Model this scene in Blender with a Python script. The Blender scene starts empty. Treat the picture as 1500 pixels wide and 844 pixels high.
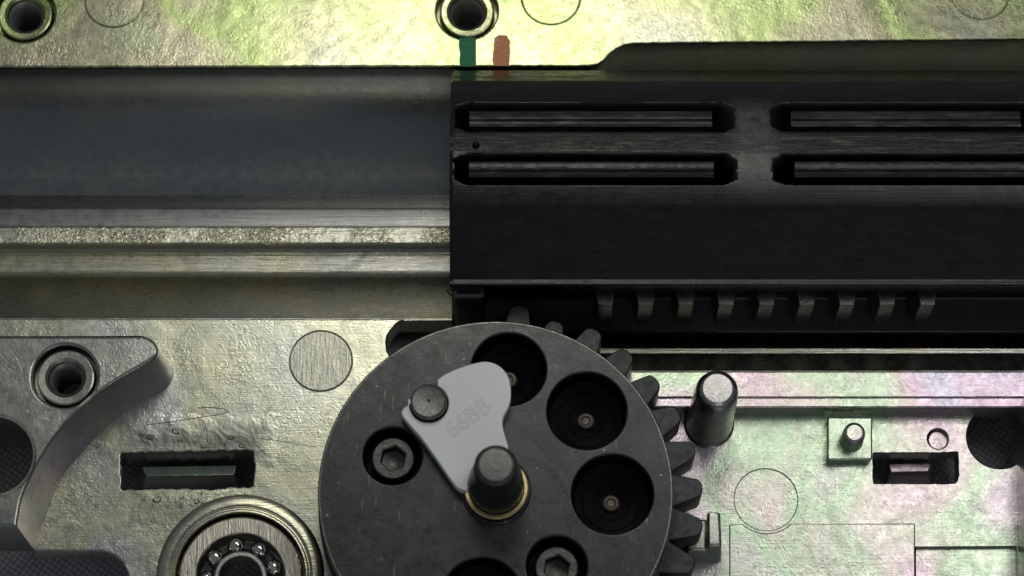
import bpy, bmesh, math, random
from mathutils import Vector, Matrix
random.seed(7)

# ------------------------------------------------------------------ camera, light, exposure
S = 5.3e-5                       # metres per modelling unit (one unit = 0.053 mm)
TILT = math.radians(17.0)
F = 4500.0                       # camera distance in units
sc = bpy.context.scene
cam_d = bpy.data.cameras.new('camera')
cam = bpy.data.objects.new('camera', cam_d)
sc.collection.objects.link(cam)
cam.location = (0, -F*math.sin(TILT)*S, F*math.cos(TILT)*S)
cam.rotation_euler = (TILT, 0, 0)
cam_d.sensor_width = 36.0
cam_d.lens = F/1500.0*36.0
cam_d.dof.use_dof = True
cam_d.dof.focus_distance = (F-70)*S
cam_d.dof.aperture_fstop = 48
cam_d.clip_start = 0.005
cam_d.clip_end = 20.0
sc.camera = cam

world = bpy.data.worlds.new('World')
sc.world = world
world.use_nodes = True
bg = world.node_tree.nodes['Background']
bg.inputs['Color'].default_value = (0.80, 0.90, 1.0, 1)
bg.inputs['Strength'].default_value = 0.13

def area(name, loc, target, sx, sy, radiance, col):
    d = bpy.data.lights.new(name, 'AREA')
    d.shape = 'RECTANGLE'
    d.size = sx*S
    d.size_y = sy*S
    d.energy = radiance*math.pi*(sx*S)*(sy*S)
    d.color = col
    o = bpy.data.objects.new(name, d)
    sc.collection.objects.link(o)
    o.location = Vector(loc)*S
    o.rotation_euler = (Vector(target)-Vector(loc)).to_track_quat('-Z', 'Y').to_euler()
    return o
area('window_lamp', (-40, 1350, 3000), (0, 200, 0), 1020, 1150, 5.3, (1.0, 0.99, 0.88))
area('bench_lamp', (1200, 420, 3000), (500, -300, 0), 950, 900, 3.5, (1.0, 0.985, 0.95))
area('shelf_lamp', (900, -3600, 1700), (0, 0, 0), 1600, 500, 2.4, (1.0, 0.95, 0.95))

sc.render.engine = 'CYCLES'
sc.view_settings.view_transform = 'Standard'
sc.view_settings.look = 'None'
sc.view_settings.exposure = 0.05
sc.view_settings.gamma = 1.0
sc.view_settings.use_curve_mapping = False

# ------------------------------------------------------------------ helpers
CT, ST = math.cos(TILT), math.sin(TILT)
CAM = Vector((0, -F*ST, F*CT))
def W(px, py, z=0.0):
    """point of the photograph at a known height -> model units"""
    u = (px-750)/F
    v = (422-py)/F
    d = Vector((u, v*CT+ST, v*ST-CT))
    return CAM + d*((z-CAM.z)/d.z)
def rad(r, z):
    return r*(F-z*CT)/F
def wp(pts, z):
    return [(p.x, p.y) for p in (W(a, b, z) for a, b in pts)]

ORG = {}
def finish(me, name, mat, parent=None, smooth=32, origin=None):
    vs = me.vertices
    lo = Vector((min(v.co.x for v in vs), min(v.co.y for v in vs), min(v.co.z for v in vs)))
    hi = Vector((max(v.co.x for v in vs), max(v.co.y for v in vs), max(v.co.z for v in vs)))
    c = (lo+hi)/2 if origin is None else Vector(origin)
    if origin is None:
        c.z = lo.z
    me.transform(Matrix.Translation(-c))
    me.transform(Matrix.Scale(S, 4))
    bm = bmesh.new()
    bm.from_mesh(me)
    bm.normal_update()
    lim = math.radians(smooth)
    for f in bm.faces:
        f.smooth = abs(f.normal.z) < 0.9998
    for e in bm.edges:
        e.smooth = not (len(e.link_faces) == 2 and e.calc_face_angle(0) > lim)
    bm.to_mesh(me)
    bm.free()
    me.update()
    me.materials.clear()
    me.materials.append(mat)
    o = bpy.data.objects.new(name, me)
    sc.collection.objects.link(o)
    ORG[o.name] = c
    if parent is not None:
        o.parent = parent
        o.location = (c-ORG[parent.name])*S
    else:
        o.location = c*S
    return o
def thing(name, label, cat, loc, group=None):
    o = bpy.data.objects.new(name, None)
    sc.collection.objects.link(o)
    o.empty_display_size = 0.002
    o.location = Vector(loc)*S
    ORG[o.name] = Vector(loc)
    o['label'] = label
    o['category'] = cat
    if group:
        o['group'] = group
    return o
def raw(name, verts, faces, mat, parent=None, smooth=32):
    me = bpy.data.meshes.new(name)
    me.from_pydata([tuple(v) for v in verts], [], faces)
    bm = bmesh.new()
    bm.from_mesh(me)
    bmesh.ops.recalc_face_normals(bm, faces=bm.faces)
    bm.to_mesh(me)
    bm.free()
    return finish(me, name, mat, parent, smooth)
def circ(cx, cy, r, n=64):
    return [(cx+r*math.cos(2*math.pi*i/n), cy+r*math.sin(2*math.pi*i/n)) for i in range(n)]
def wcirc(px, py, r, z, n=64):
    c = W(px, py, z)
    return circ(c.x, c.y, rad(r, z), n)
def crom(pts, k=5, closed=True):
    n = len(pts)
    out = []
    rng = range(n) if closed else range(n-1)
    for i in rng:
        g = (lambda j: pts[j % n]) if closed else (lambda j: pts[max(0, min(n-1, j))])
        p0, p1, p2, p3 = g(i-1), g(i), g(i+1), g(i+2)
        for s in range(k):
            t = s/k
            out.append(tuple(0.5*((2*p1[a])+(-p0[a]+p2[a])*t+(2*p0[a]-5*p1[a]+4*p2[a]-p3[a])*t*t
                                  + (-p0[a]+3*p1[a]-3*p2[a]+p3[a])*t**3) for a in range(len(p1))))
    if not closed:
        out.append(tuple(pts[-1]))
    return out
def rnd(pts, r, k=5):
    """round the corners of a polygon"""
    n = len(pts)
    out = []
    for i in range(n):
        p = Vector(pts[i])
        a = Vector(pts[i-1])-p
        b = Vector(pts[(i+1) % n])-p
        rr = min(r, a.length*0.45, b.length*0.45)
        A = p+a.normalized()*rr
        B = p+b.normalized()*rr
        for s in range(k+1):
            t = s/k
            q = A*(1-t)**2+p*2*t*(1-t)+B*t*t
            out.append((q.x, q.y))
    return out
def rough(pts, amp, step=6.0):
    """subdivide a polygon and let its edge wander a little, as cast edges do"""
    out = []
    n = len(pts)
    for i in range(n):
        a = Vector(pts[i])
        b = Vector(pts[(i+1) % n])
        m = max(1, int((b-a).length/step))
        for s in range(m):
            p = a.lerp(b, s/m)
            out.append((p.x+random.uniform(-amp, amp), p.y+random.uniform(-amp, amp)))
    return out
def plate(name, outer, holes, ztop, thick, bevel, mat, parent=None, res=2, smooth=32):
    cu = bpy.data.curves.new(name, 'CURVE')
    cu.dimensions = '2D'
    cu.fill_mode = 'BOTH'
    cu.extrude = max(0.01, thick/2-bevel)
    cu.bevel_depth = bevel
    cu.bevel_resolution = res
    cu.offset = -bevel
    for ring in [outer]+list(holes):
        sp = cu.splines.new('POLY')
        sp.points.add(len(ring)-1)
        for p, q in zip(sp.points, ring):
            p.co = (q[0], q[1], 0, 1)
        sp.use_cyclic_u = True
    tmp = bpy.data.objects.new('tmp', cu)
    sc.collection.objects.link(tmp)
    dg = bpy.context.evaluated_depsgraph_get()
    dg.update()
    me = bpy.data.meshes.new_from_object(tmp.evaluated_get(dg))
    bpy.data.objects.remove(tmp)
    bpy.data.curves.remove(cu)
    bm = bmesh.new()
    bm.from_mesh(me)
    bmesh.ops.remove_doubles(bm, verts=bm.verts, dist=0.02)
    bm.to_mesh(me)
    bm.free()
    me.name = name
    me.transform(Matrix.Translation((0, 0, ztop-thick/2)))
    return finish(me, name, mat, parent, smooth)
def lathe(name, prof, cx, cy, mat, parent=None, seg=64, smooth=32, closed=False):
    v = []
    f = []
    n = len(prof)
    ring = []
    for r, z in prof:
        if r < 1e-6:
            ring.append([len(v)])
            v.append((cx, cy, z))
        else:
            ring.append(list(range(len(v), len(v)+seg)))
            v += [(cx+r*math.cos(2*math.pi*i/seg), cy+r*math.sin(2*math.pi*i/seg), z) for i in range(seg)]
    pairs = [(i, i+1) for i in range(n-1)]
    if closed:
        pairs.append((n-1, 0))
    for a, b in pairs:
        A, B = ring[a], ring[b]
        for i in range(seg):
            j = (i+1) % seg
            if len(A) == 1 and len(B) == 1:
                continue
            if len(A) == 1:
                f.append((A[0], B[i], B[j]))
            elif len(B) == 1:
                f.append((A[i], B[0], A[j]))
            else:
                f.append((A[i], B[i], B[j], A[j]))
    return raw(name, v, f, mat, parent, smooth)
def extrude_x(name, prof, x0, x1, mat, parent=None, step=20.0, smooth=32):
    """open (y,z) profile swept along x"""
    nx = max(1, int((x1-x0)/step))
    v = []
    f = []
    n = len(prof)
    for i in range(nx+1):
        x = x0+(x1-x0)*i/nx
        v += [(x, y, z) for y, z in prof]
    for i in range(nx):
        for j in range(n-1):
            f.append((i*n+j, i*n+j+1, (i+1)*n+j+1, (i+1)*n+j))
    return raw(name, v, f, mat, parent, smooth)
def loft(name, lower, upper, mat, parent=None, bevel=2.0, cap=True, smooth=32):
    """solid between two rings of the same count (3-D points)"""
    n = len(lower)
    v = list(lower)+list(upper)
    f = [(i, (i+1) % n, n+(i+1) % n, n+i) for i in range(n)]
    if cap:
        f += [tuple(range(n-1, -1, -1)), tuple(range(n, 2*n))]
    me = bpy.data.meshes.new(name)
    me.from_pydata([tuple(p) for p in v], [], f)
    bm = bmesh.new()
    bm.from_mesh(me)
    bmesh.ops.recalc_face_normals(bm, faces=bm.faces)
    if bevel > 0:
        es = [e for e in bm.edges if len(e.link_faces) == 2 and e.calc_face_angle(0) > 0.5]
        bmesh.ops.bevel(bm, geom=es, offset=bevel, segments=3, affect='EDGES', profile=0.5)
    bm.to_mesh(me)
    bm.free()
    return finish(me, name, mat, parent, smooth)
def copy_part(o, parent, loc, rotz=0.0, scale=1.0):
    c = o.copy()
    sc.collection.objects.link(c)
    c.parent = parent
    c.location = (Vector(loc)-ORG[parent.name])*S
    c.rotation_euler = (0, 0, rotz)
    c.scale = (scale, scale, scale)
    return c

# ------------------------------------------------------------------ materials
class M:
    def __init__(self, name):
        self.m = bpy.data.materials.new(name)
        self.m.use_nodes = True
        self.t = self.m.node_tree
        self.b = self.t.nodes['Principled BSDF']
        g = self.t.nodes.new('ShaderNodeNewGeometry')
        s = self.t.nodes.new('ShaderNodeVectorMath')
        s.operation = 'SCALE'
        s.inputs['Scale'].default_value = 1.0/S
        self.t.links.new(g.outputs['Position'], s.inputs[0])
        self.pos = s.outputs[0]
    def link(self, a, b):
        self.t.links.new(a, b)
    def mapped(self, scale=(1, 1, 1), rot=(0, 0, 0)):
        n = self.t.nodes.new('ShaderNodeMapping')
        n.inputs['Rotation'].default_value = rot
        n.inputs['Scale'].default_value = scale
        self.link(self.pos, n.inputs['Vector'])
        return n.outputs[0]
    def noise(self, scale, detail=3, rough=0.5, dist=0.0, vec=None):
        n = self.t.nodes.new('ShaderNodeTexNoise')
        n.inputs['Scale'].default_value = scale
        n.inputs['Detail'].default_value = detail
        n.inputs['Roughness'].default_value = rough
        n.inputs['Distortion'].default_value = dist
        self.link(vec if vec is not None else self.pos, n.inputs['Vector'])
        return n.outputs['Fac']
    def voro(self, scale, vec=None, feature='F1', rand=1.0):
        n = self.t.nodes.new('ShaderNodeTexVoronoi')
        n.feature = feature
        n.inputs['Randomness'].default_value = rand
        n.inputs['Scale'].default_value = scale
        self.link(vec if vec is not None else self.pos, n.inputs['Vector'])
        return n.outputs['Distance']
    def ramp(self, fac, stops, interp='LINEAR'):
        n = self.t.nodes.new('ShaderNodeValToRGB')
        n.color_ramp.interpolation = interp
        e = n.color_ramp.elements
        while len(e) < len(stops):
            e.new(0.5)
        for k, (p, c) in zip(e, stops):
            k.position = p
            k.color = (c, c, c, 1) if isinstance(c, (int, float)) else (*c, 1)
        self.link(fac, n.inputs[0])
        return n.outputs[0]
    def math(self, op, a, b=None):
        n = self.t.nodes.new('ShaderNodeMath')
        n.operation = op
        for i, x in enumerate((a, b)):
            if x is None:
                continue
            if isinstance(x, (int, float)):
                n.inputs[i].default_value = x
            else:
                self.link(x, n.inputs[i])
        return n.outputs[0]
    def mix(self, fac, a, b, mode='MIX'):
        n = self.t.nodes.new('ShaderNodeMix')
        n.data_type = 'RGBA'
        n.blend_type = mode
        for i, x in ((0, fac), (6, a), (7, b)):
            if isinstance(x, (int, float)):
                n.inputs[i].default_value = x if i == 0 else (x, x, x, 1)
            elif isinstance(x, tuple):
                n.inputs[i].default_value = (*x, 1)
            else:
                self.link(x, n.inputs[i])
        return n.outputs[2]
    def bump(self, h, dist, strength=1.0, normal=None):
        n = self.t.nodes.new('ShaderNodeBump')
        n.inputs['Strength'].default_value = strength
        n.inputs['Distance'].default_value = dist*S
        self.link(h, n.inputs['Height'])
        if normal is not None:
            self.link(normal, n.inputs['Normal'])
        return n.outputs[0]
    def out(self, col=None, rough=None, metal=0.0, normal=None, spec=None):
        for key, x in (('Base Color', col), ('Roughness', rough), ('Metallic', metal), ('Normal', normal), ('Specular IOR Level', spec)):
            if x is None:
                continue
            if isinstance(x, (int, float)):
                self.b.inputs[key].default_value = x
            elif isinstance(x, tuple):
                self.b.inputs[key].default_value = (*x, 1)
            else:
                self.link(x, self.b.inputs[key])
        return self.m
    def box(self, px, py, hx, hy, soft, wob=0.0):
        """soft mask round a place on the casting"""
        c = W(px, py, 0)
        sep = self.t.nodes.new('ShaderNodeSeparateXYZ')
        self.link(self.pos, sep.inputs[0])
        dx = self.math('SUBTRACT', self.math('ABSOLUTE', self.math('SUBTRACT', sep.outputs[0], c.x)), hx)
        dy = self.math('SUBTRACT', self.math('ABSOLUTE', self.math('SUBTRACT', sep.outputs[1], c.y)), hy)
        d = self.math('MAXIMUM', dx, dy)
        if wob:
            d = self.math('ADD', d, self.math('MULTIPLY', self.math('SUBTRACT', self.noise(0.05, 3), 0.5), wob))
        n = self.t.nodes.new('ShaderNodeMapRange')
        n.inputs['From Min'].default_value = -soft
        n.inputs['From Max'].default_value = soft
        n.inputs['To Min'].default_value = 1
        n.inputs['To Max'].default_value = 0
        self.link(d, n.inputs['Value'])
        return n.outputs[0]

def cast_zinc(name, film, worm=1.0, r0=0.27, gouge=False, brushed=0.0, blotch=0.35):
    m = M(name)
    big = m.noise(0.0042, 1.5, 0.45, 0.4)
    col = m.ramp(big, film)
    mid = m.noise(0.035, 4, 0.6, 1.0)
    col = m.mix(blotch, col, m.ramp(mid, [(0.3, 0.62), (0.7, 1.0)]), 'MULTIPLY')
    w1 = m.noise(0.11, 2, 0.5, 2.2)
    worms = m.ramp(w1, [(0.30, 0.0), (0.5, 0.55), (0.62, 1.0)])
    col = m.mix(0.4*worm, col, m.ramp(w1, [(0.30, 0.5), (0.48, 1.0)]), 'MULTIPLY')
    ln = m.math('ABSOLUTE', m.math('SUBTRACT', m.noise(0.10, 3, 0.6, 1.2), 0.5))
    crack = m.math('MULTIPLY', m.ramp(ln, [(0.006, 1.0), (0.022, 0.0)]), m.ramp(m.noise(0.05, 3, 0.6), [(0.45, 0.0), (0.6, 1.0)]))
    col = m.mix(m.math('MULTIPLY', crack, 0.6*worm), col, (0.12, 0.12, 0.10))
    fine = m.noise(0.5, 2, 0.6)
    h = m.math('ADD', m.math('MULTIPLY', worms, 0.55), m.math('MULTIPLY', fine, 0.04))
    h = m.math('MULTIPLY', h, m.ramp(m.noise(0.012, 3, 0.6), [(0.35, 0.25), (0.65, 1.15)]))
    nrm = m.bump(h, 0.7*worm, 0.38)
    nrm = m.bump(mid, 4.0*blotch, 0.12, nrm)
    nrm = m.bump(m.noise(0.011, 2, 0.5, 0.5), 13.0*blotch, 0.5, nrm)
    ro = m.ramp(m.noise(0.07, 4, 0.65), [(0.3, r0-0.04), (0.7, r0+0.09)])
    if brushed:
        br = m.noise(1.0, 3, 0.6, 0, m.mapped((0.012, 0.45, 0.1)))
        nrm = m.bump(br, 1.6*brushed, 0.5, nrm)
        col = m.mix(0.35*brushed, col, m.ramp(br, [(0.35, 0.55), (0.65, 1.0)]), 'MULTIPLY')
    if gouge:
        g1 = m.box(290, 643, 98, 20, 18, 30)
        g2 = m.box(262, 740, 55, 13, 18, 30)
        g = m.math('MAXIMUM', g1, m.math('MULTIPLY', g2, 0.8))
        col = m.mix(m.math('MULTIPLY', g, 0.8), col, (0.15, 0.15, 0.14))
        gh = m.noise(0.03, 2, 0.5, 1.2)
        nrm2 = m.bump(m.math('MULTIPLY', gh, g), 5.0, 0.4, nrm)
        nrm = nrm2
        ro = m.mix(m.math('MULTIPLY', g, 0.8), ro, 0.46)
    return m.out(col, ro, 1.0, nrm)

ZN_RIM = cast_zinc('zinc_yellow_film', [(0.30, (0.49, 0.49, 0.39)), (0.40, (0.54, 0.54, 0.34)), (0.50, (0.47, 0.57, 0.25)), (0.56, (0.54, 0.55, 0.33)), (0.63, (0.55, 0.50, 0.37)), (0.72, (0.49, 0.53, 0.35))])
ZN_L = cast_zinc('zinc_olive_film', [(0.30, (0.53, 0.54, 0.50)), (0.47, (0.61, 0.61, 0.45)), (0.58, (0.57, 0.58, 0.55)), (0.70, (0.59, 0.54, 0.58))], gouge=True, worm=0.8, blotch=0.22, brushed=0.15)
ZN_R = cast_zinc('zinc_rose_film', [(0.30, (0.56, 0.46, 0.58)), (0.41, (0.60, 0.54, 0.55)), (0.48, (0.49, 0.61, 0.45)), (0.55, (0.60, 0.55, 0.51)), (0.63, (0.62, 0.47, 0.57)), (0.74, (0.50, 0.52, 0.61))], brushed=0.2)
ZN_ROSE = cast_zinc('zinc_lilac_film', [(0.35, (0.56, 0.48, 0.58)), (0.6, (0.50, 0.50, 0.50))], worm=0.5, r0=0.32)
ZN_G = cast_zinc('zinc_grey', [(0.3, (0.40, 0.41, 0.38)), (0.55, (0.48, 0.48, 0.43)), (0.75, (0.44, 0.41, 0.45))], worm=0.7, blotch=0.25)
ZN_CH = cast_zinc('zinc_machined', [(0.3, (0.48, 0.49, 0.47)), (0.52, (0.56, 0.54, 0.41)), (0.72, (0.46, 0.46, 0.46))], worm=0.30, r0=0.27, brushed=0.5, blotch=0.2)
ZN_BORE = cast_zinc('zinc_shaded_bore', [(0.3, (0.27, 0.28, 0.295)), (0.55, (0.30, 0.30, 0.29)), (0.75, (0.25, 0.26, 0.275))], worm=0.10, r0=0.28, brushed=0.25, blotch=0.06)  # same zinc, base darkened to paint in the shade of the hollow channel
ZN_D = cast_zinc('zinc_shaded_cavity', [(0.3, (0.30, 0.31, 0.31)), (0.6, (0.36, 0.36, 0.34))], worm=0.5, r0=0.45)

def scratched():
    m = M('zinc_scratched')
    br = m.noise(1.0, 3, 0.65, 0.3, m.mapped((0.30, 0.03, 0.1), (0, 0, -0.5)))
    col = m.ramp(br, [(0.3, (0.36, 0.36, 0.31)), (0.5, (0.47, 0.47, 0.40)), (0.68, (0.58, 0.57, 0.49))])
    n2 = m.bump(m.noise(0.16, 2, 0.5, 2.0), 0.9, 0.4)
    return m.out(col, 0.38, 1.0, m.bump(br, 1.4, 0.5, n2))
ZN_SCR = scratched()
def peened():
    m = M('zinc_peened')
    mask = m.ramp(m.noise(0.012, 4, 0.6), [(0.38, 0.0), (0.72, 1.0)])
    v = m.noise(0.17, 2, 0.5, 1.5)
    col = m.mix(mask, (0.48, 0.47, 0.41), (0.78, 0.74, 0.52))
    n1 = m.bump(m.math('MULTIPLY', v, mask), 6.0, 0.8)
    br = m.noise(1.0, 3, 0.6, 0, m.mapped((0.02, 0.4, 0.1)))
    n2 = m.bump(br, 1.2, 0.5, n1)
    return m.out(col, m.ramp(mask, [(0, 0.34), (1, 0.20)]), 1.0, n2)
ZN_P = peened()

def steel(name, base, r, metal=0.85, speck=True, scr=1.0):
    m = M(name)
    n1 = m.noise(0.02, 4, 0.65, 0.6)
    col = m.mix(1.0, base, m.ramp(n1, [(0.3, 0.80), (0.7, 1.14)]), 'MULTIPLY')
    ro = m.ramp(m.noise(0.09, 4, 0.7), [(0.3, r-0.07), (0.72, r+0.13)])
    nrm = m.bump(m.noise(0.35, 3, 0.65), 0.9*scr, 0.5)
    nrm = m.bump(m.noise(0.045, 3, 0.6), 2.5*scr, 0.3, nrm)
    if speck:
        d = m.voro(0.045)
        sp = m.ramp(d, [(0.0, 1.0), (0.045, 1.0), (0.075, 0.0)])
        keep = m.ramp(m.noise(0.03, 2), [(0.52, 0.0), (0.60, 1.0)])
        k = m.math('MULTIPLY', sp, keep)
        for rz, th in ((0.35, 0.71), (-0.9, 0.73), (1.3, 0.74)):
            s2 = m.ramp(m.noise(1.0, 2, 0.6, 0.4, m.mapped((0.40, 0.02, 0.1), (0, 0, rz))), [(th, 0.0), (th+0.03, 0.6)])
            k = m.math('MAXIMUM', k, s2)
        col = m.mix(k, col, (0.34, 0.33, 0.30))
    return m.out(col, ro, metal, nrm)
BLACK_STEEL = steel('blackened_steel', (0.054, 0.054, 0.056), 0.30, scr=0.3)
TOOTH_STEEL = steel('tooth_steel', (0.055, 0.056, 0.06), 0.45, speck=False)
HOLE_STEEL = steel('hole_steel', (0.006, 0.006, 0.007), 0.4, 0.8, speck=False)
SHAFT_STEEL = steel('shaft_steel', (0.13, 0.13, 0.125), 0.36, 0.95, speck=False, scr=0.7)
SCREW_STEEL = steel('screw_steel', (0.085, 0.083, 0.08), 0.34, 0.95, speck=False, scr=1.4)
WORN_GLINT = steel('worn_glint_steel', (0.30, 0.29, 0.26), 0.3, 1.0, speck=False)  # bare steel, pale so the edge reflection sits in the colour
RUST = steel('brown_steel', (0.20, 0.165, 0.14), 0.5, 0.7, speck=False, scr=2.0)

def ground_steel():
    m = M('ground_bearing_steel')
    br = m.noise(1.0, 3, 0.65, 0.1, m.mapped((0.45, 0.03, 0.1), (0, 0, 0.35)))
    col = m.ramp(br, [(0.3, (0.30, 0.28, 0.23)), (0.5, (0.50, 0.47, 0.40)), (0.7, (0.72, 0.68, 0.58))])
    return m.out(col, 0.30, 1.0, m.bump(br, 1.5, 0.6))
BEARING = ground_steel()
def simple(name, col, r, metal, sc_=0.3, h=0.6):
    m = M(name)
    n = m.noise(sc_, 3, 0.6)
    c = m.mix(1.0, col, m.ramp(n, [(0.3, 0.75), (0.7, 1.1)]), 'MULTIPLY')
    return m.out(c, r, metal, m.bump(n, h, 0.5))
RACE = simple('race_steel', (0.50, 0.48, 0.46), 0.3, 1.0)
BALL = simple('ball_steel', (0.75, 0.73, 0.68), 0.10, 1.0, 0.1, 0.2)
CAGE = simple('cage_steel', (0.05, 0.05, 0.05), 0.45, 0.6)
BRASS = simple('brass', (0.86, 0.68, 0.34), 0.25, 1.0, 0.1, 0.2)
BRASS_D = simple('oiled_brass', (0.16, 0.10, 0.04), 0.35, 1.0)
GREEN = simple('green_paint', (0.008, 0.19, 0.07), 0.6, 0.0, 0.15, 0.8)

def orange_paint():
    m = M('worn_orange_paint')
    n = m.noise(0.2, 3, 0.6, 2.0)
    k = m.ramp(n, [(0.36, 0.0), (0.44, 1.0)])
    col = m.mix(k, (0.42, 0.34, 0.22), m.mix(m.noise(0.3, 2), (0.55, 0.15, 0.05), (0.85, 0.36, 0.18)))
    return m.out(col, 0.45, m.math('SUBTRACT', 0.8, m.math('MULTIPLY', k, 0.8)), m.bump(n, 1.6, 0.7))
ORANGE = orange_paint()

def polymer(name, base, r, dust=0.12, glint_wear=False):
    m = M(name)
    br = m.noise(1.0, 4, 0.65, 0.2, m.mapped((0.010, 0.35, 0.35)))
    fine = m.noise(0.45, 3, 0.6)
    d = m.ramp(m.noise(0.03, 5, 0.7, 0.8, m.mapped((0.5, 1.4, 1.0))), [(0.48, 0.0), (0.75, 1.0)])
    k = m.math('MULTIPLY', m.math('MULTIPLY', d, m.ramp(br, [(0.4, 0.1), (0.65, 1.0)])), dust)
    col = m.mix(k, base, (0.16, 0.16, 0.155))
    nrm = m.bump(br, 0.7, 0.4)
    nrm = m.bump(fine, 0.35, 0.4, nrm)
    ro = m.ramp(m.noise(0.05, 4, 0.7), [(0.3, r-0.06), (0.7, r+0.14)])
    if glint_wear:  # pale streaks paint lamp glints on the worn ridge; bridge gets dust
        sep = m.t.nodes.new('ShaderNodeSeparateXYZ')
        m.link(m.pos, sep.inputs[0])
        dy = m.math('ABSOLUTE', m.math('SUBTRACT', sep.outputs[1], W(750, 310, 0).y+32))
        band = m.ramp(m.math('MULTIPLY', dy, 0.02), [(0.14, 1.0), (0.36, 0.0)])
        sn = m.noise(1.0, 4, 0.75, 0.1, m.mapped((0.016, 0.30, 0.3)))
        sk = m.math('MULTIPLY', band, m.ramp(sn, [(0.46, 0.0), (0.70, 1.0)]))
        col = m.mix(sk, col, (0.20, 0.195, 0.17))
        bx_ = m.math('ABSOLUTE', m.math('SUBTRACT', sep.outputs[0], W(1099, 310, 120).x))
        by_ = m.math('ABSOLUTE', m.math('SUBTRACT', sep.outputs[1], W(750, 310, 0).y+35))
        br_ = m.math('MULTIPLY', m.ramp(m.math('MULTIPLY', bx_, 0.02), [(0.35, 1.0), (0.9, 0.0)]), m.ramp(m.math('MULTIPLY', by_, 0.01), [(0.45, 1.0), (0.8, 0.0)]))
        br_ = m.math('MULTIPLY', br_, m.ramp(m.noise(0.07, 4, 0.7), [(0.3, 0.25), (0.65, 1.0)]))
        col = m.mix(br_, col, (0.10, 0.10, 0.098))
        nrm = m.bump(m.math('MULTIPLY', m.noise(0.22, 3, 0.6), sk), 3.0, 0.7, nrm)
    return m.out(col, ro, 0.0, nrm, 0.4)
POLY = polymer('black_polymer', (0.005, 0.005, 0.006), 0.27, glint_wear=True)
POLY_RIB = polymer('grey_black_polymer', (0.018, 0.018, 0.018), 0.30, 0.7)
RACK = steel('rack_tooth_steel', (0.17, 0.17, 0.17), 0.30, 0.9, speck=False)

def chip_mat():
    m = M('grey_layered_plastic')
    w = m.t.nodes.new('ShaderNodeTexWave')
    w.wave_type = 'BANDS'
    w.bands_direction = 'X'
    w.inputs['Scale'].default_value = 0.085
    w.inputs['Distortion'].default_value = 1.5
    w.inputs['Detail'].default_value = 2
    w.inputs['Detail Scale'].default_value = 0.3
    m.link(m.mapped((1, 1, 1), (0, 0, 0.30)), w.inputs['Vector'])
    n = m.noise(0.06, 4, 0.6)
    col = m.mix(m.math('MULTIPLY', w.outputs['Fac'], 0.25), m.mix(n, (0.80, 0.82, 0.83), (0.86, 0.87, 0.87)), (0.90, 0.90, 0.89))
    nrm = m.bump(w.outputs['Fac'], 0.35, 0.4)
    nrm = m.bump(m.noise(0.3, 3), 0.6, 0.4, nrm)
    m.b.inputs['Subsurface Weight'].default_value = 0.0
    return m.out(col, 0.42, 0.0, nrm, 0.45)
CHIP = chip_mat()
CHIP_TXT = simple('worn_print_grey', (0.74, 0.76, 0.77), 0.35, 0.0, 0.3, 0.5)

def mat_fabric():
    m = M('dimpled_grey_mat')
    v = m.voro(0.13, m.mapped((1, 1, 1), (0, 0, 0.6)), rand=0.2)
    w = m.noise(0.02, 3)
    col = m.mix(m.ramp(v, [(0.1, 1.0), (0.55, 0.0)]), (0.26, 0.26, 0.28), (0.55, 0.55, 0.58))
    col = m.mix(0.6, col, m.ramp(w, [(0.3, 0.7), (0.7, 1.1)]), 'MULTIPLY')
    inv = m.math('SUBTRACT', 1.0, v)
    return m.out(col, 0.6, 0.0, m.bump(inv, 3.0, 0.5))
FABRIC = mat_fabric()

# ------------------------------------------------------------------ the surface underneath
XL, XR, YT, YB = -260, 1760, -220, 1080
MZ = -160
a = W(XL-60, YT-60, MZ)
b = W(XR+60, YB+60, MZ)
o = raw('work_mat', [(a.x, b.y, MZ), (b.x, b.y, MZ), (b.x, a.y, MZ), (a.x, a.y, MZ),
                     (a.x, b.y, MZ-30), (b.x, b.y, MZ-30), (b.x, a.y, MZ-30), (a.x, a.y, MZ-30)],
        [(0, 1, 2, 3), (7, 6, 5, 4), (0, 4, 5, 1), (1, 5, 6, 2), (2, 6, 7, 3), (3, 7, 4, 0)], FABRIC)
o['kind'] = 'structure'
o['label'] = 'grey dimpled work mat showing through the holes of the casting'
o['category'] = 'mat'

# ------------------------------------------------------------------ gearbox shell
shell = thing('gearbox_shell', 'cast zinc gearbox half shell with yellow green and rose passivation film', 'gearbox', W(750, 700, MZ))
yA = W(750, 310, 0).y            # axis of the piston channel

# --- upper rim
rim = wp([(XL, YT), (XR, YT), (XR, 54), (1400, 59), (1150, 62), (960, 64), (930, 65), (915, 67), (903, 72), (893, 80), (885, 89), (876, 95), (862, 97.5)], 0)
rim += wp([(XL, 99.5)], 0)
rim = rough(rim, 0.5, 8)
discs_rim = [(167, 0, 43), (807, -4, 43), (1436, -12, 43)]
bosses_rim = [(36, 20), (684, 16)]
holes = [wcirc(x, y, r, 0) for x, y, r in discs_rim]+[wcirc(x, y, 46, 0) for x, y in bosses_rim]
plate('upper_rim', rim, holes, 0, 140, 3.0, ZN_RIM, shell)
def ejector(px, py, r, z, mat, dz=0.4):
    c = W(px, py, z)
    R = rad(r, z)-0.3
    lathe('ejector_disc', [(0, z+dz), (R-0.7, z+dz), (R, z+dz-0.8), (R, z-2.6), (R+3, z-3)], c.x, c.y, mat, shell, 64)
for x, y, r in discs_rim:
    ejector(x, y, r, 0, ZN_RIM, -1.2)

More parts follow.
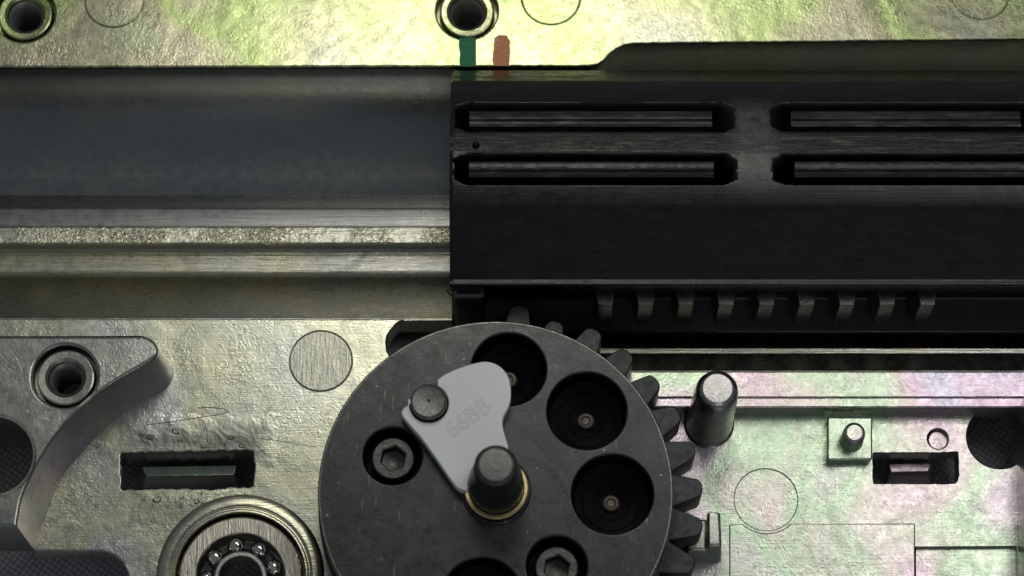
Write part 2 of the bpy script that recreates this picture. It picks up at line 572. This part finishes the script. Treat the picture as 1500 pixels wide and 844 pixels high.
def threaded_boss(px, py, z, mat, rp=46, ro=41, ri=26, sink=4, depth=105):
    c = W(px, py, z)
    k = rad(1, z)
    zt = z-sink
    prof = [(rp*k+2, z-34), (ro*k+1, z-34), (ro*k, zt-3), (ro*k-1, zt-0.8), (ro*k-3, zt), ((ri+5)*k, zt-0.5), ((ri+1)*k, zt-5), (ri*k, zt-9)]
    b_ = lathe('threaded_boss', prof, c.x, c.y, mat, shell, 64, 25)
    th = [(ri*k, zt-9)]
    zz = zt-11
    while zz > zt-depth:
        th += [(ri*k-0.2, zz), (ri*k-3.4, zz-3.2), (ri*k-3.4, zz-4.0), (ri*k-0.2, zz-7.2)]
        zz -= 8
    th += [(ri*k-1, zt-depth-2), (0, zt-depth-4)]
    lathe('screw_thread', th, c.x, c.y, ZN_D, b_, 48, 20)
for x, y in bosses_rim:
    threaded_boss(x, y, 0, ZN_RIM)

# --- paint marks
plate('paint_mark', rough(wp([(673, 56), (697, 55), (698, 66), (697, 80), (698, 92), (697, 98.3), (675, 98.3), (673, 90), (674, 78), (672, 68)], 0), 0.5, 4), [], 1.8, 2.6, 1.1, GREEN, shell)['label'] = 'solid green paint stripe below threaded boss'
plate('paint_mark', rough(wp([(724, 56), (731, 51), (742, 52), (747, 60), (747, 80), (746, 97), (724, 97), (721, 88), (723, 72)], 0), 0.45, 3), [], 0.8, 1.4, 0.5, ORANGE, shell)['label'] = 'worn orange paint stripe'

# --- piston channel with guide rails (left part in view)
def PY(px, z):
    return W(750, px, z).y
def CP(*pts):
    return [(PY(p, 0.8*z), 0.8*z) for p, z in pts]
yE = W(750, 100.2, 0).y
prof = [(yE, -2.0)]
for i in range(0, 33):
    p = math.radians(2+i*2.0)
    prof.append((yA+(yE-yA-0.3)*math.cos(p), -4-137*math.sin(p)))
prof += CP((286, -171), (290, -168), (301, -138), (304, -133), (308, -131), (329, -129.3), (332, -128.5))
x0, x1 = W(XL, 300, -120).x, W(720, 300, -120).x
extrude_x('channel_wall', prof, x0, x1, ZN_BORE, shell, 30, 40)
extrude_x('guide_rail', CP((332, -128.5), (334, -124), (345, -122), (355, -122), (357.5, -124))+[(PY(357.5, -99.2)-0.3, -122.4)], x0, x1, ZN_P, shell, 30, 30)
sb = PY(357.5, -99.2)-0.3
extrude_x('channel_ledge', [(sb, -122.4), (sb-3, -123.2)]+CP((374, -153), (381, -149.5), (396, -148), (403, -145), (407, -139)), x0, x1, ZN_CH, shell, 30, 40)
extrude_x('channel_bevel', CP((407, -139), (436, -70))+[(PY(462, -8), -8), (PY(465, -3), -3), (PY(466.5, -1), -1), (PY(469.5, -1.2), -1.2), (PY(470, -3), -3), (PY(470, -3)-1, -60)], x0, W(662, 460, 0).x, ZN_CH, shell, 30, 30)

# --- lower face, left of the gear
face = [(XL, 467), (596, 467.5), (588, 470), (580, 475), (572, 484), (567, 492), (565.5, 502), (567, 514), (575, 530), (620, 560), (820, 560), (820, YB), (200, YB), (192, 860), (187, 838), (180, 824), (168, 813), (150, 807), (50, 806), (44, 792), (XL, 792)]
face = rough(wp(face, 0), 0.4, 8)
slot = rough(wp(rnd([(176, 664), (250, 662), (371, 660), (373, 690), (371, 713), (330, 714), (308, 717), (270, 715), (178, 717)], 4, 3), 0), 1.2, 5)
bh = W(-10, 668, 110)
th_ = W(95, 551, 110)
holes = [slot, wcirc(470, 529, 45, 0), wcirc(352, 845, 112, 0), circ(bh.x, bh.y, rad(58, 110)+4), circ(th_.x, th_.y, 33)]
plate('lower_face', face, holes, 0, 55, 2.0, ZN_L, shell)
ejector(470, 529, 45, 0, ZN_SCR, 0.8)
# pocket floor beside the gear
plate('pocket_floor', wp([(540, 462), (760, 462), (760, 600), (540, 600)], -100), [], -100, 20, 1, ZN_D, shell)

# --- lugs visible in the slots
def lug(pb, pt, z0, z1, mat):
    loft('lug', [W(x, y, z0) for x, y in pb], [W(x, y, z1) for x, y in pt], mat, shell, 1.5)
lug([(196, 704), (360, 702), (354, 724), (206, 726)], [(207, 683), (347, 681), (343, 696), (214, 698)], -160, -62, ZN_R)

# --- burrs beside the slot
for i in range(16):
    px = random.uniform(205, 300) if i % 2 else random.uniform(200, 370)
    py = random.uniform(722, 742) if i % 2 else random.uniform(632, 655)
    c = W(px, py, 0)
    r = random.uniform(1.8, 4.2)
    e = random.uniform(0.7, 2.2)
    v = []
    f = []
    ang = random.uniform(-0.6, 0.6)
    for k, (rr, zz) in enumerate([(1.0, -0.3), (0.9, 0.35*r), (0.55, 0.7*r)]):
        for j in range(9):
            t = 2*math.pi*j/9
            q = r*rr*random.uniform(0.75, 1.2)
            x, y = q*e*math.cos(t), q*math.sin(t)
            v.append((c.x+x*math.cos(ang)-y*math.sin(ang), c.y+x*math.sin(ang)+y*math.cos(ang), zz))
    for k in range(2):
        for j in range(9):
            f.append((k*9+j, k*9+(j+1) % 9, k*9+9+(j+1) % 9, k*9+9+j))
    f.append(tuple(range(18, 27)))
    raw('burr', v, f, ZN_L, shell, 80)

# --- raised corner block with its curved wall
BZ = 110
pairs = [((XL, 493), (XL, 522)), ((120, 492.5), (120, 522)), ((200, 492), (205, 522)), ((211, 493), (222, 522)), ((222, 498), (240, 525)), ((231, 509), (252, 537)), ((228, 522), (254.5, 552)),
         ((208, 536), (243, 571)), ((177, 554), (213, 588)), ((146, 574), (180, 608)), ((120, 596), (148, 635)), ((93, 623), (120, 665)),
         ((66, 660), (97, 692)), ((49, 691), (82, 720)), ((33, 727), (68, 755)), ((27, 756), (57, 782)), ((25, 771), (50, 805.5))]
tops = crom([p[0] for p in pairs], 5, False)
bots = crom([p[1] for p in pairs], 5, False)
top_ring = wp(tops, BZ)
blk = top_ring+wp([(XL, 771)], BZ)
pit = wcirc(95, 551, 47, BZ)
big = wcirc(-10, 668, 58, BZ)
plate('corner_block', blk, [pit, big], BZ, 170, 4.5, ZN_G, shell)
v = []
f = []
rows = [(0.0, 1.5), (0.06, 0), (0.5, 0), (0.92, 0), (1.0, 0)]
nrow = 0
for (tx, ty), (bx_, by_) in zip(tops, bots):
    A = W(tx, ty, BZ-4.8)
    B = W(bx_, by_, -1.5)
    for t in (0, 0.04, 0.3, 0.6, 0.88, 0.96, 1.0):
        q = A.lerp(B, t)
        if t in (0.88, 0.96):
            q.z -= 1.0
        v.append(q)
n = 7
for i in range(len(tops)-1):
    for j in range(n-1):
        f.append((i*n+j, i*n+j+1, (i+1)*n+j+1, (i+1)*n+j))
k0 = len(v)
e_top = W(25, 771, BZ-2.5)
e_bot = W(50, 805.5, -1.5)
v += [Vector((e_top.x, e_top.y, -60)), Vector((e_bot.x, e_bot.y, -60)), e_top, e_bot]
f.append((k0, k0+1, k0+3, k0+2))
raw('curved_wall', v, f, ZN_ROSE, shell, 40)
threaded_boss(95, 551, BZ, ZN_G, 47, 42, 25, 8, 110)
c = W(-10, 668, BZ)
k = rad(1, BZ)
lathe('hole_lip', [(58*k-1, BZ-30), (58*k-1, BZ-3), (57*k, BZ+1.5), (58*k, BZ+2.4), (60.5*k, BZ+2.6), (62.5*k, BZ-0.5)], c.x, c.y, ZN_CH, shell, 72)
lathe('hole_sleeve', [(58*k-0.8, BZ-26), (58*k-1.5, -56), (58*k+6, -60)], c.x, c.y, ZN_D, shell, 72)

# --- bearing seat
BC = W(352, 845, 0)
lathe('bearing_seat', [(121, -2), (118.5, 2.5), (115.5, 5), (109, 6.6), (104, 6.8), (101.5, 5.5), (99.8, 2.2), (98, 2.4), (96, 4.8), (94, 5), (92.5, 2.5), (91.5, -10), (91, -50), (60, -52), (60, -60)], BC.x, BC.y, ZN_CH, shell, 96, 28)

# --- ledges right of the gear
FZ = -50
rp = [(PY(470, -110), -110), (PY(482, -95), -95), (PY(502, -60), -60), (PY(508, -32), -32), (PY(509.5, -25), -25), (PY(511, -24.2), -24.2), (PY(517.5, -24), -24), (PY(519.5, -22.4), -22.4), (PY(530, -15), -15), (PY(541, -7), -7), (PY(543, -2), -2), (PY(545, -2.5), -2.5), (PY(550, -4), -4)]
extrude_x('channel_edge', rp, W(780, 500, 0).x, W(XR, 500, 0).x, ZN_CH, shell, 30, 8)
plate('ledge', rough(wp([(822, 544.5), (XR, 544.5), (XR, 582), (822, 582)], 0), 0.25, 10), [], 0, 44, 1.6, ZN_R, shell)
hb = W(1463, 641, FZ)
plate('ledge_step', rough(wp([(822, 578), (XR, 578), (XR, 597), (822, 597)], -5), 0.3, 10), [], -5, 60, 2.2, ZN_R, shell)

# --- sunken floor right of the gear
floor = wp([(824, 588), (XR, 588), (XR, YB), (824, YB)], FZ)
s2 = rough(wp(rnd([(1278, 663), (1362, 663), (1386, 662.5), (1404, 661), (1405, 700), (1400, 709), (1279, 709)], 4, 3), FZ), 0.5, 5)
def round_disc(pts_l, pts_r, r):
    c_ = W(1122, 732, FZ)
    yl = W(1122, 768.3, FZ).y-c_.y
    xx = math.sqrt(r*r-yl*yl)
    a0 = math.atan2(yl, -xx)
    a1 = math.atan2(yl, xx)
    return wp(pts_l, FZ)+[(c_.x+r*math.cos(a0+(a1-a0)*i/10), c_.y+r*math.sin(a0+(a1-a0)*i/10)) for i in range(11)]+wp(pts_r, FZ)
r1 = round_disc([(1069, YB-60), (1068.5, 769)], [(1339.5, 767.5), (1340, 801), (1489, 800), (1489.5, YB-60)], 50.5)
hd = wcirc(1374, 643, 16, FZ, 32)
holes = [wcirc(1122, 732, 46, FZ), s2, r1, hd, wcirc(1463, 641, 47, FZ)]
plate('sunken_floor', rough(floor, 0.0, 40), holes, FZ, 45, 0.6, ZN_R, shell)
ejector(1122, 732, 46, FZ, ZN_R, -1.3)
i1 = round_disc([(1069.6, YB-61), (1069.1, 769.6)], [(1339.2, 768.1), (1339.8, YB-61)], 51)
plate('inset_panel', i1, [], FZ+2.2, 40, 0.9, ZN_R, shell)
i2 = wp([(1341.5, 798), (1491, 797), (1491, YB-59), (1341.5, YB-59)], FZ-12)
plate('inset_panel', i2, [], FZ-12, 30, 0.6, ZN_R, shell)
lug([(1296, 704), (1370, 702), (1368, 716), (1298, 718)], [(1301, 679), (1364, 678), (1360, 691), (1305, 692)], -160, -105, ZN_R)
# stub in the small hole
c = W(1374, 645, FZ-14)
lathe('dowel_end', [(0, FZ-14), (13, FZ-14), (15, FZ-17), (15, FZ-44)], c.x, c.y, ZN_R, shell, 32)
c = W(1463, 641, FZ)
lathe('hole_sleeve', [(46.5, FZ-1.5), (46, FZ-44), (52, FZ-48)], c.x, c.y, ZN_D, shell, 64)
# pad and little pin
plate('pad', rough(wp(rnd([(1212, 611), (1278, 611), (1278, 673), (1212, 674)], 4, 3), FZ+26), 0.3, 6), [], FZ+26, 30, 2.4, ZN_R, shell)
c = W(1247, 645, FZ+26)
lathe('locating_pin', [(18, FZ+25), (17, FZ+29), (16, FZ+66), (14.5, FZ+70), (11, FZ+72), (0, FZ+72)], c.x, c.y, ZN_R, shell, 40)
# tall tapered post
c = W(1038.5, 621, FZ)
lathe('post', [(38, FZ-1), (35, FZ+2), (34, FZ+6), (31.5, 100), (30, 132), (28, 141), (24, 147), (20.5, 149), (0, 149.5)], c.x, c.y, ZN_G, shell, 56, 28)
# hook beside the teeth
def hooked(bp, tp, z1):
    loft('hook', [W(x, y, FZ-2) for x, y in bp], [W(x, y, z1) for x, y in tp], ZN_G, shell, 4.0)
hooked([(1000, 790), (1056, 790), (1056, 826), (1001, 826)], [(1005, 760), (1036, 760), (1036, 806), (1006, 806)], 18)
hooked([(1032, 792), (1057, 792), (1057, 824), (1032, 824)], [(1036, 749), (1055, 749), (1057, 800), (1036, 800)], 40)
# side wall at the right
v0 = [W(1489, y, FZ+0.5) for y in (596, YB)]
loft('side_wall', [Vector((v0[0].x, v0[0].y, FZ-40)), Vector((v0[1].x, v0[1].y, FZ-40)), Vector((v0[1].x+160, v0[1].y, FZ-40)), Vector((v0[0].x+160, v0[0].y, FZ-40))],
     [Vector((v0[0].x+3, v0[0].y, 30)), Vector((v0[1].x+3, v0[1].y, 30)), Vector((v0[1].x+160, v0[1].y, 30)), Vector((v0[0].x+160, v0[0].y, 30))], ZN_G, shell, 3)

# ------------------------------------------------------------------ ball bearing
bear = thing('ball_bearing', 'open steel ball bearing pressed into the round seat below the slot', 'bearing', (BC.x, BC.y, -50))
lathe('outer_ring', [(88, -48), (88, -3), (87, -1), (85, 0), (65, 0), (63.5, -1), (63, -3), (63, -14), (67, -22), (63, -32), (63, -48)], BC.x, BC.y, BEARING, bear, 96, 25, True)
lathe('inner_ring', [(30, -48), (30, -5), (30.8, -3.2), (32, -2.5), (36, -2.5), (37.3, -3.2), (38, -5), (38, -14), (35, -22), (38, -32), (38, -48)], BC.x, BC.y, RACE, bear, 72, 25, True)
lathe('cage', [(45.5, -34), (45.5, -23), (53.5, -23), (53.5, -34)], BC.x, BC.y, CAGE, bear, 72, 25, True)
ball = lathe('ball', [(0, -7.2)]+[(12.8*math.sin(t*math.pi/12), -20+12.8*math.cos(t*math.pi/12)) for t in range(1, 12)]+[(0, -32.8)], BC.x+49.5, BC.y, BALL, bear, 24, 60)
bl = ball.location.copy()
for i in range(9):
    t = math.radians(20+i*40)
    if i == 0:
        ball.location = bl+Vector((49.5*(math.cos(t)-1), 49.5*math.sin(t), 0))*S
        continue
    q = ball.copy()
    sc.collection.objects.link(q)
    q.location = bl+Vector((49.5*(math.cos(t)-1), 49.5*math.sin(t), 0))*S

# ------------------------------------------------------------------ piston
PR = 209.0
pist = thing('piston', 'black polymer piston with slotted body and toothed rack lying in the channel', 'piston', W(1100, 310, -128))
def slotdist(x, u, x0, x1, u0, u1, ch=34):
    cx, hx = (x0+x1)/2, (x1-x0)/2
    cu_, hu = (u0+u1)/2, (u1-u0)/2
    ax, au = abs(x-cx), abs(u-cu_)
    d = max(ax-hx, au-hu)
    d2 = ((ax-hx)+ch*0.0)*0.42+(au-hu)*0.91+ch*0.21
    return max(d, d2)
def sst(a, b, x):
    t = max(0.0, min(1.0, (x-a)/(b-a)))
    return t*t*(3-2*t)
px2x = lambda px, z=120: W(px, 310, z).x
slots = []
for cx0, cx1 in ((668, 1073), (1126, 1522)):
    for a0, a1 in ((60.5, 75.2), (85.6, 97.8)):
        slots.append((px2x(cx0), px2x(cx1), PR*math.radians(a0), PR*math.radians(a1)))
# profile samples: (y, z, ny, nz, arc)
ps = []
angs_p = [-20+2.0*i for i in range(39)]+[58+0.36*i for i in range(1, 117)]+[100+1.5*i for i in range(0, 25)]
for A in angs_p:
    r = PR
    ar = math.radians(A)
    if 14 < A < 44:          # flat along the far side
        r = PR*math.cos(math.radians(15))/math.cos(math.radians(A-29))
        r = max(r, PR-6.5)
    if A > 107:
        r = PR*math.cos(math.radians(15))/math.cos(math.radians(A-122))
    ps.append((yA+r*math.cos(ar), r*math.sin(ar), math.cos(ar), math.sin(ar), PR*ar))
xs = []
x = px2x(660)
xe = px2x(XR)
while x < xe:
    xs.append(x)
    x += 2.2
xs.append(xe)
v = []
f = []
tail = [(-153, 144.5), (-155.5, 145.2), (-158, 144.2), (-159, 141), (-157.5, 132), (-155, 104), (-151, 101), (-128, 98), (-127, 90), (-127, -14), (-131, -18), (-176, -22), (-180, -26), (-182, -60), (-160, -90)]
tail = [(yA+p[0], p[1]) for p in tail]
npf = len(ps)+len(tail)
for ix, x in enumerate(xs):
    for (y, z, ny, nz, arc) in ps:
        d = 0.0
        for s_ in slots:
            if s_[0]-8 < x < s_[1]+8 and s_[2]-8 < arc < s_[3]+8:
                w = 0.9*math.sin(x*0.021+arc*0.05)*math.sin(x*0.0137)
                dd = slotdist(x, arc, s_[0], s_[1], s_[2], s_[3])+w*0.25
                if min(abs(x-s_[0]), abs(x-s_[1])) < 34:
                    dd += 0.8*math.sin(arc*0.33+x*0.09)+0.4*math.sin(arc*0.7-x*0.21+s_[0])
                d = max(d, 110*sst(2.6, -9.0, dd)**1.6)
        if x-xs[0] < 4:
            d += (4-(x-xs[0]))*0.6
        v.append((x, y-ny*d, z-nz*d))
    for (y, z) in tail:
        v.append((x, y, z))
for i in range(len(xs)-1):
    for j in range(npf-1):
        f.append((i*npf+j, i*npf+j+1, (i+1)*npf+j+1, (i+1)*npf+j))
k0 = len(v)
v.append((xs[0], yA, -20))
for j in range(npf-1):
    f.append((k0, j+1, j))
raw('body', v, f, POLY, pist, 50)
# underside, out of sight from above but closing the round
und = []
for i in range(25):
    t = math.radians(180+40+(-20+360-220)*i/24)
    und.append((yA+172*math.cos(t), 128*math.sin(t)))
extrude_x('underside', und, xs[0]+2, xe, POLY, pist, 60, 40)
# ribs inside the slots
for q, (cx0, cx1, a0, a1) in enumerate(((688, 1041, 62.6, 71.4), (688, 1041, 87.5, 94.6), (1156, 1490, 62.6, 71.4), (1158, 1492, 87.5, 94.6))):
    X0, X1 = px2x(cx0), px2x(cx1)
    sec = []
    for fr, hgt in ((0, -100), (0.02, -10), (0.07, -7.2), (0.2, -6), (0.45, -6), (0.56, -7), (0.62, -11), (0.76, -12), (0.82, -9), (0.9, -7.6), (0.97, -9), (1.0, -100)):
        A = math.radians(a0+(a1-a0)*fr)
        sec.append(((PR+hgt)*math.cos(A), (PR+hgt)*math.sin(A)))
    v = []
    f = []
    n = len(sec)
    m_ = 40
    for i in range(m_+1):
        t = i/m_
        x = X0+(X1-X0)*t
        for j, (yy, zz) in enumerate(sec):
            wob = random.uniform(-0.25, 0.25)
            v.append((x, yA+yy, zz+wob))
    for i in range(m_):
        for j in range(n-1):
            f.append((i*n+j, i*n+j+1, (i+1)*n+j+1, (i+1)*n+j))
    f.append(tuple(range(n-1, -1, -1)))
    f.append(tuple(range(m_*n, m_*n+n)))
    raw('rib', v, f, POLY_RIB, pist, 35)
# rack teeth
tooth0 = None
RZ0, RZ1 = -6, 93
for i in range(9):
    pxs = 887+i*59
    c = W(pxs, 447, RZ1)
    y0, y1 = yA-124, yA-172
    lo = [(-17, y0), (17, y0), (10.5, y1), (-10.5, y1)]
    if tooth0 is None:
        tooth0 = loft('rack_tooth', [Vector((c.x+a_, b_, RZ0)) for a_, b_ in lo], [Vector((c.x+a_, b_, RZ1)) for a_, b_ in lo], RACK, pist, 1.0)
        base = ORG[tooth0.name].copy()
        cx_ = c.x
    else:
        copy_part(tooth0, pist, (base.x+c.x-cx_, base.y, base.z))
# release tooth at the front end
c0, c1 = px2x(664, 100), px2x(714, 100)
loft('release_tooth', [Vector((c0, yA-120, 0)), Vector((c1, yA-120, 0)), Vector((c1-6, yA-178, 0)), Vector((c0, yA-178, 0))],
     [Vector((c0, yA-120, 98)), Vector((c1, yA-120, 98)), Vector((c1-4, yA-164, 98)), Vector((c0, yA-164, 98))], RACK, pist, 7)
# grease bead on the ridge
A = math.radians(82)
gx = px2x(698)
o = lathe('grease_bead', [(0, 3.5), (2.6, 2.8), (4.6, 0.6), (5.2, -2), (4, -6)], 0, 0, HOLE_STEEL, pist, 20, 60)
o.rotation_euler = (A-math.pi/2, 0, 0)
o.location = (Vector((gx, yA+(PR-2)*math.cos(A), (PR-2)*math.sin(A)))-ORG[pist.name])*S

# ------------------------------------------------------------------ sector gear
DZ = 150
TZ = 75
TB = 4
GC = W(726, 720, DZ)
gear = thing('sector_gear', 'blackened steel sector gear with round holes and teeth on one side', 'gear', (GC.x, GC.y, TB))
RD = rad(254.5, DZ)
cups = [(745, 541, 54), (859.5, 602, 57), (897, 724, 58), (706, 874, 56)]
scr = [(575, 668, 42), (815.5, 829, 43)]
holes = [wcirc(x, y, r, DZ, 72) for x, y, r in cups]+[wcirc(x, y, r, DZ, 64) for x, y, r in scr]
pinp = (628, 597)
plate('disc', circ(GC.x, GC.y, RD, 220), holes, DZ, DZ-TZ+2, 3.0, BLACK_STEEL, gear, 3)
lathe('toothed_rim', [(20, TB), (RD-3, TB), (RD+1, TB+3), (RD+4, TB+4), (RD+4, TZ-2), (RD+2, TZ), (RD-6, TZ+0.5), (20, TZ-20)], GC.x, GC.y, TOOTH_STEEL, gear, 200, 30)
lathe('worn_glint_edge', [(RD-3.4, DZ-0.2), (RD-2.4, DZ+0.1), (RD-1.2, DZ-0.5), (RD-0.3, DZ-1.6), (RD+0.1, DZ-3.0)], GC.x, GC.y, WORN_GLINT, gear, 200, 60)  # pale ring paints the bevel reflection along with some edge wear
# teeth
RT = rad(297.5, TZ)
def tooth_prof(rt, tipw, basew):
    r0 = RD-6
    pts = []
    N = 9
    for i in range(N+1):
        t = i/N
        r = r0+(rt-10-r0)*t
        w = basew*(1-t)**1.15*0.55+tipw+(basew*0.45-tipw*0.0)*(1-t**1.8)*0.75
        pts.append((r, w))
    right = [(r, -w) for r, w in pts]
    tip = [(rt-6.5, -tipw*0.92), (rt-3.6, -tipw*0.76), (rt-1.5, -tipw*0.54), (rt-0.3, -tipw*0.22), (rt-0.3, tipw*0.22), (rt-1.5, tipw*0.54), (rt-3.6, tipw*0.76), (rt-6.5, tipw*0.92)]
    left = [(r, w) for r, w in reversed(pts)]
    return right+tip+left
def tooth(rt, tipw, basew, ang):
    pr = tooth_prof(rt, tipw, basew)
    t = math.radians(ang)
    return [(GC.x+r*math.cos(t)-w*math.sin(t), GC.y+r*math.sin(t)+w*math.cos(t)) for r, w in pr]
gt = None
angs = [83.3-i*11.25 for i in range(18)]
for i, A in enumerate(angs):
    if i == 0:
        plate('tooth', tooth(RT+1, 14.5, 9, A), [], TZ, TZ-TB, 1.5, TOOTH_STEEL, gear)
    elif i == 1:
        plate('tooth', tooth(RT-11, 13, 9, A), [], TZ, TZ-TB, 1.5, TOOTH_STEEL, gear)
    elif gt is None:
        pr = tooth(RT, 14.2, 12.2, 0)
        me_o = plate('tooth', pr, [], TZ, TZ-TB, 1.8, TOOTH_STEEL, gear)
        me_o.data.transform(Matrix.Translation((ORG[me_o.name]-Vector((GC.x, GC.y, TB)))*S))
        ORG[me_o.name] = Vector((GC.x, GC.y, TB))
        me_o.location = (0, 0, 0)
        me_o.rotation_euler = (0, 0, math.radians(A))
        gt = me_o
    else:
        copy_part(gt, gear, (GC.x, GC.y, TB), math.radians(A))
# blind holes with drill points and centre stubs
for x, y, r in cups:
    c = W(x, y, DZ)
    R = rad(r, DZ)
    cup = lathe('drilled_hole', [(R-0.3, DZ-6), (R-1.5, DZ-8), (R-1.5, DZ-46), (R-4, DZ-48), (R*0.72, DZ-53), (R*0.70, DZ-52.4), (R*0.45, DZ-58), (R*0.43, DZ-57.4), (13, DZ-62), (12, DZ-62)]+[(0, DZ-62)], c.x, c.y, HOLE_STEEL, gear, 64, 12)
    lathe('rivet_end', [(12, DZ-63), (11.5, DZ-57), (10, DZ-55), (7, DZ-54), (4.5, DZ-56), (0, DZ-56.5)], c.x, c.y, RUST, cup, 28, 20)
# socket screws
for x, y, r in scr:
    c = W(x, y, DZ)
    R = rad(r, DZ)
    cup = lathe('counterbore', [(R-0.3, DZ-6), (R-1.2, DZ-8), (R-1.2, DZ-52), (0, DZ-52)], c.x, c.y, HOLE_STEEL, gear, 64, 30)
    z0 = DZ-14
    hexa = [(c.x+17.5*math.cos(math.radians(20+60*i)), c.y+17.5*math.sin(math.radians(20+60*i))) for i in range(6)]
    hd_ = plate('socket_screw', circ(c.x, c.y, 30.5, 56), [hexa], z0, 36, 3.0, SCREW_STEEL, gear, 3)
    lathe('socket_floor', [(20, z0-20), (8, z0-22), (0, z0-26)], c.x, c.y, SCREW_STEEL, hd_, 24, 20)
# shaft
SC = W(727, 719, DZ)
lathe('collar', [(49, DZ-1), (48.5, DZ+3), (46, DZ+4.5), (44, DZ+4.5), (42, DZ+2)], SC.x, SC.y, BLACK_STEEL, gear, 64)
ZB = DZ+28
lathe('shaft', [(37.5, DZ), (37.5, DZ+30), (37.2, DZ+64), (36, DZ+70), (32.5, DZ+92), (30.5, DZ+120), (29.5, DZ+141), (28, DZ+147), (25, DZ+151), (22, DZ+152.5), (0, DZ+153)], SC.x, SC.y, SHAFT_STEEL, gear, 64, 20)
# pin that carries the chip
PC = W(629, 598, DZ)
lathe('pin', [(25, DZ-4), (25, DZ+36), (24.2, DZ+39), (22.5, DZ+40.5), (20, DZ+40), (2.5, DZ+39.4), (0, DZ+36)], PC.x, PC.y, SHAFT_STEEL, gear, 48, 20)

# ------------------------------------------------------------------ brass shim round the shaft
shim = thing('brass_shim', 'thin brass ring seated round the shaft under the grey chip', 'ring', (SC.x, SC.y, DZ+4.5))
lathe('ring', [(38.2, DZ+15), (38.4, DZ+19), (39.2, DZ+20), (43, DZ+20), (44.4, DZ+18.5), (44.5, DZ+15)], SC.x, SC.y, BRASS, shim, 72, 30)
lathe('sleeve', [(38.6, DZ+4.6), (38.6, DZ+15), (44.4, DZ+15), (44.6, DZ+13), (45, DZ+5)], SC.x, SC.y, BRASS_D, shim, 72, 30)

# ------------------------------------------------------------------ grey chip
CZ = DZ+26
chip = thing('delayer_chip', 'light grey plastic chip marked 66BB riding on the pin and shaft', 'plastic chip', W(665, 630, DZ))
ol = [(588, 604), (602, 589), 'pin', (641, 556), (655, 547), (676, 538), (698, 531.5), (715, 530), (731, 536), (743, 549), (748, 567), (747.5, 587), (743, 599), (737.5, 610), (736, 621), (739, 636), (744, 652), None, (680, 718.5), (670, 714), (660, 702), (640, 673), (616, 640), (600, 622)]
kk = ol.index(None)
ol = ol[kk+1:]+ol[:kk]            # starts and ends at the round mouth that takes the shaft
kp = ol.index('pin')
cl = wp(crom(ol[:kp], 4, False), CZ)
cl += [(PC.x+27.5*math.cos(math.radians(t)), PC.y+27.5*math.sin(math.radians(t))) for t in range(172, 430, 6)]
cl += wp(crom(ol[kp+1:], 4, False), CZ)
cl += [(SC.x+39.6*math.cos(math.radians(t)), SC.y+39.6*math.sin(math.radians(t))) for t in range(62, 190, 6)]
plate('body', cl, [], CZ, 24, 1.6, CHIP, chip, 3)
fc = bpy.data.curves.new('t', 'FONT')
fc.body = '66BB'
fc.size = 33
fc.fill_mode = 'NONE'
fc.extrude = 0.0
fc.bevel_depth = 0.75
fc.bevel_resolution = 1
fc.space_character = 1.0
fc.align_x = 'CENTER'
fc.align_y = 'CENTER'
to = bpy.data.objects.new('t', fc)
sc.collection.objects.link(to)
dg = bpy.context.evaluated_depsgraph_get()
me = bpy.data.meshes.new_from_object(to.evaluated_get(dg))
bpy.data.objects.remove(to)
c = W(686, 613, CZ)
me.transform(Matrix.Translation((c.x, c.y, CZ-0.1)) @ Matrix.Rotation(math.radians(37), 4, 'Z'))
finish(me, 'lettering', CHIP_TXT, chip, 30)

# ------------------------------------------------------------------ scratch on the face, fibre on the piston
def thread_tube(name, pts, r, mat, parent):
    pts = [Vector(p) for p in crom([tuple(p) for p in pts], 6, False)]
    v = []
    f = []
    for i, p in enumerate(pts):
        d = (pts[min(i+1, len(pts)-1)]-pts[max(i-1, 0)]).normalized()
        a_ = d.cross(Vector((0, 0, 1))).normalized()
        b_ = a_.cross(d)
        for j in range(5):
            t = 2*math.pi*j/5
            v.append(p+a_*r*math.cos(t)+b_*r*math.sin(t))
    for i in range(len(pts)-1):
        for j in range(5):
            f.append((i*5+j, i*5+(j+1) % 5, i*5+5+(j+1) % 5, i*5+5+j))
    return raw(name, v, f, mat, parent, 80)
thread_tube('scratch', [W(x, y, 0.0) for x, y in ((214, 622), (245, 619), (290, 612), (322, 607), (334, 603), (326, 599), (306, 597), (288, 598))], 0.55, CAGE, shell)
thread_tube('scratch', [W(x, y, 0.0) for x, y in ((380, 642), (420, 648), (462, 655))], 0.5, ZN_D, shell)
thread_tube('fibre', [W(655, 425, 20), W(657, 429, 24), W(661, 433, 30)], 1.3, POLY, pist)
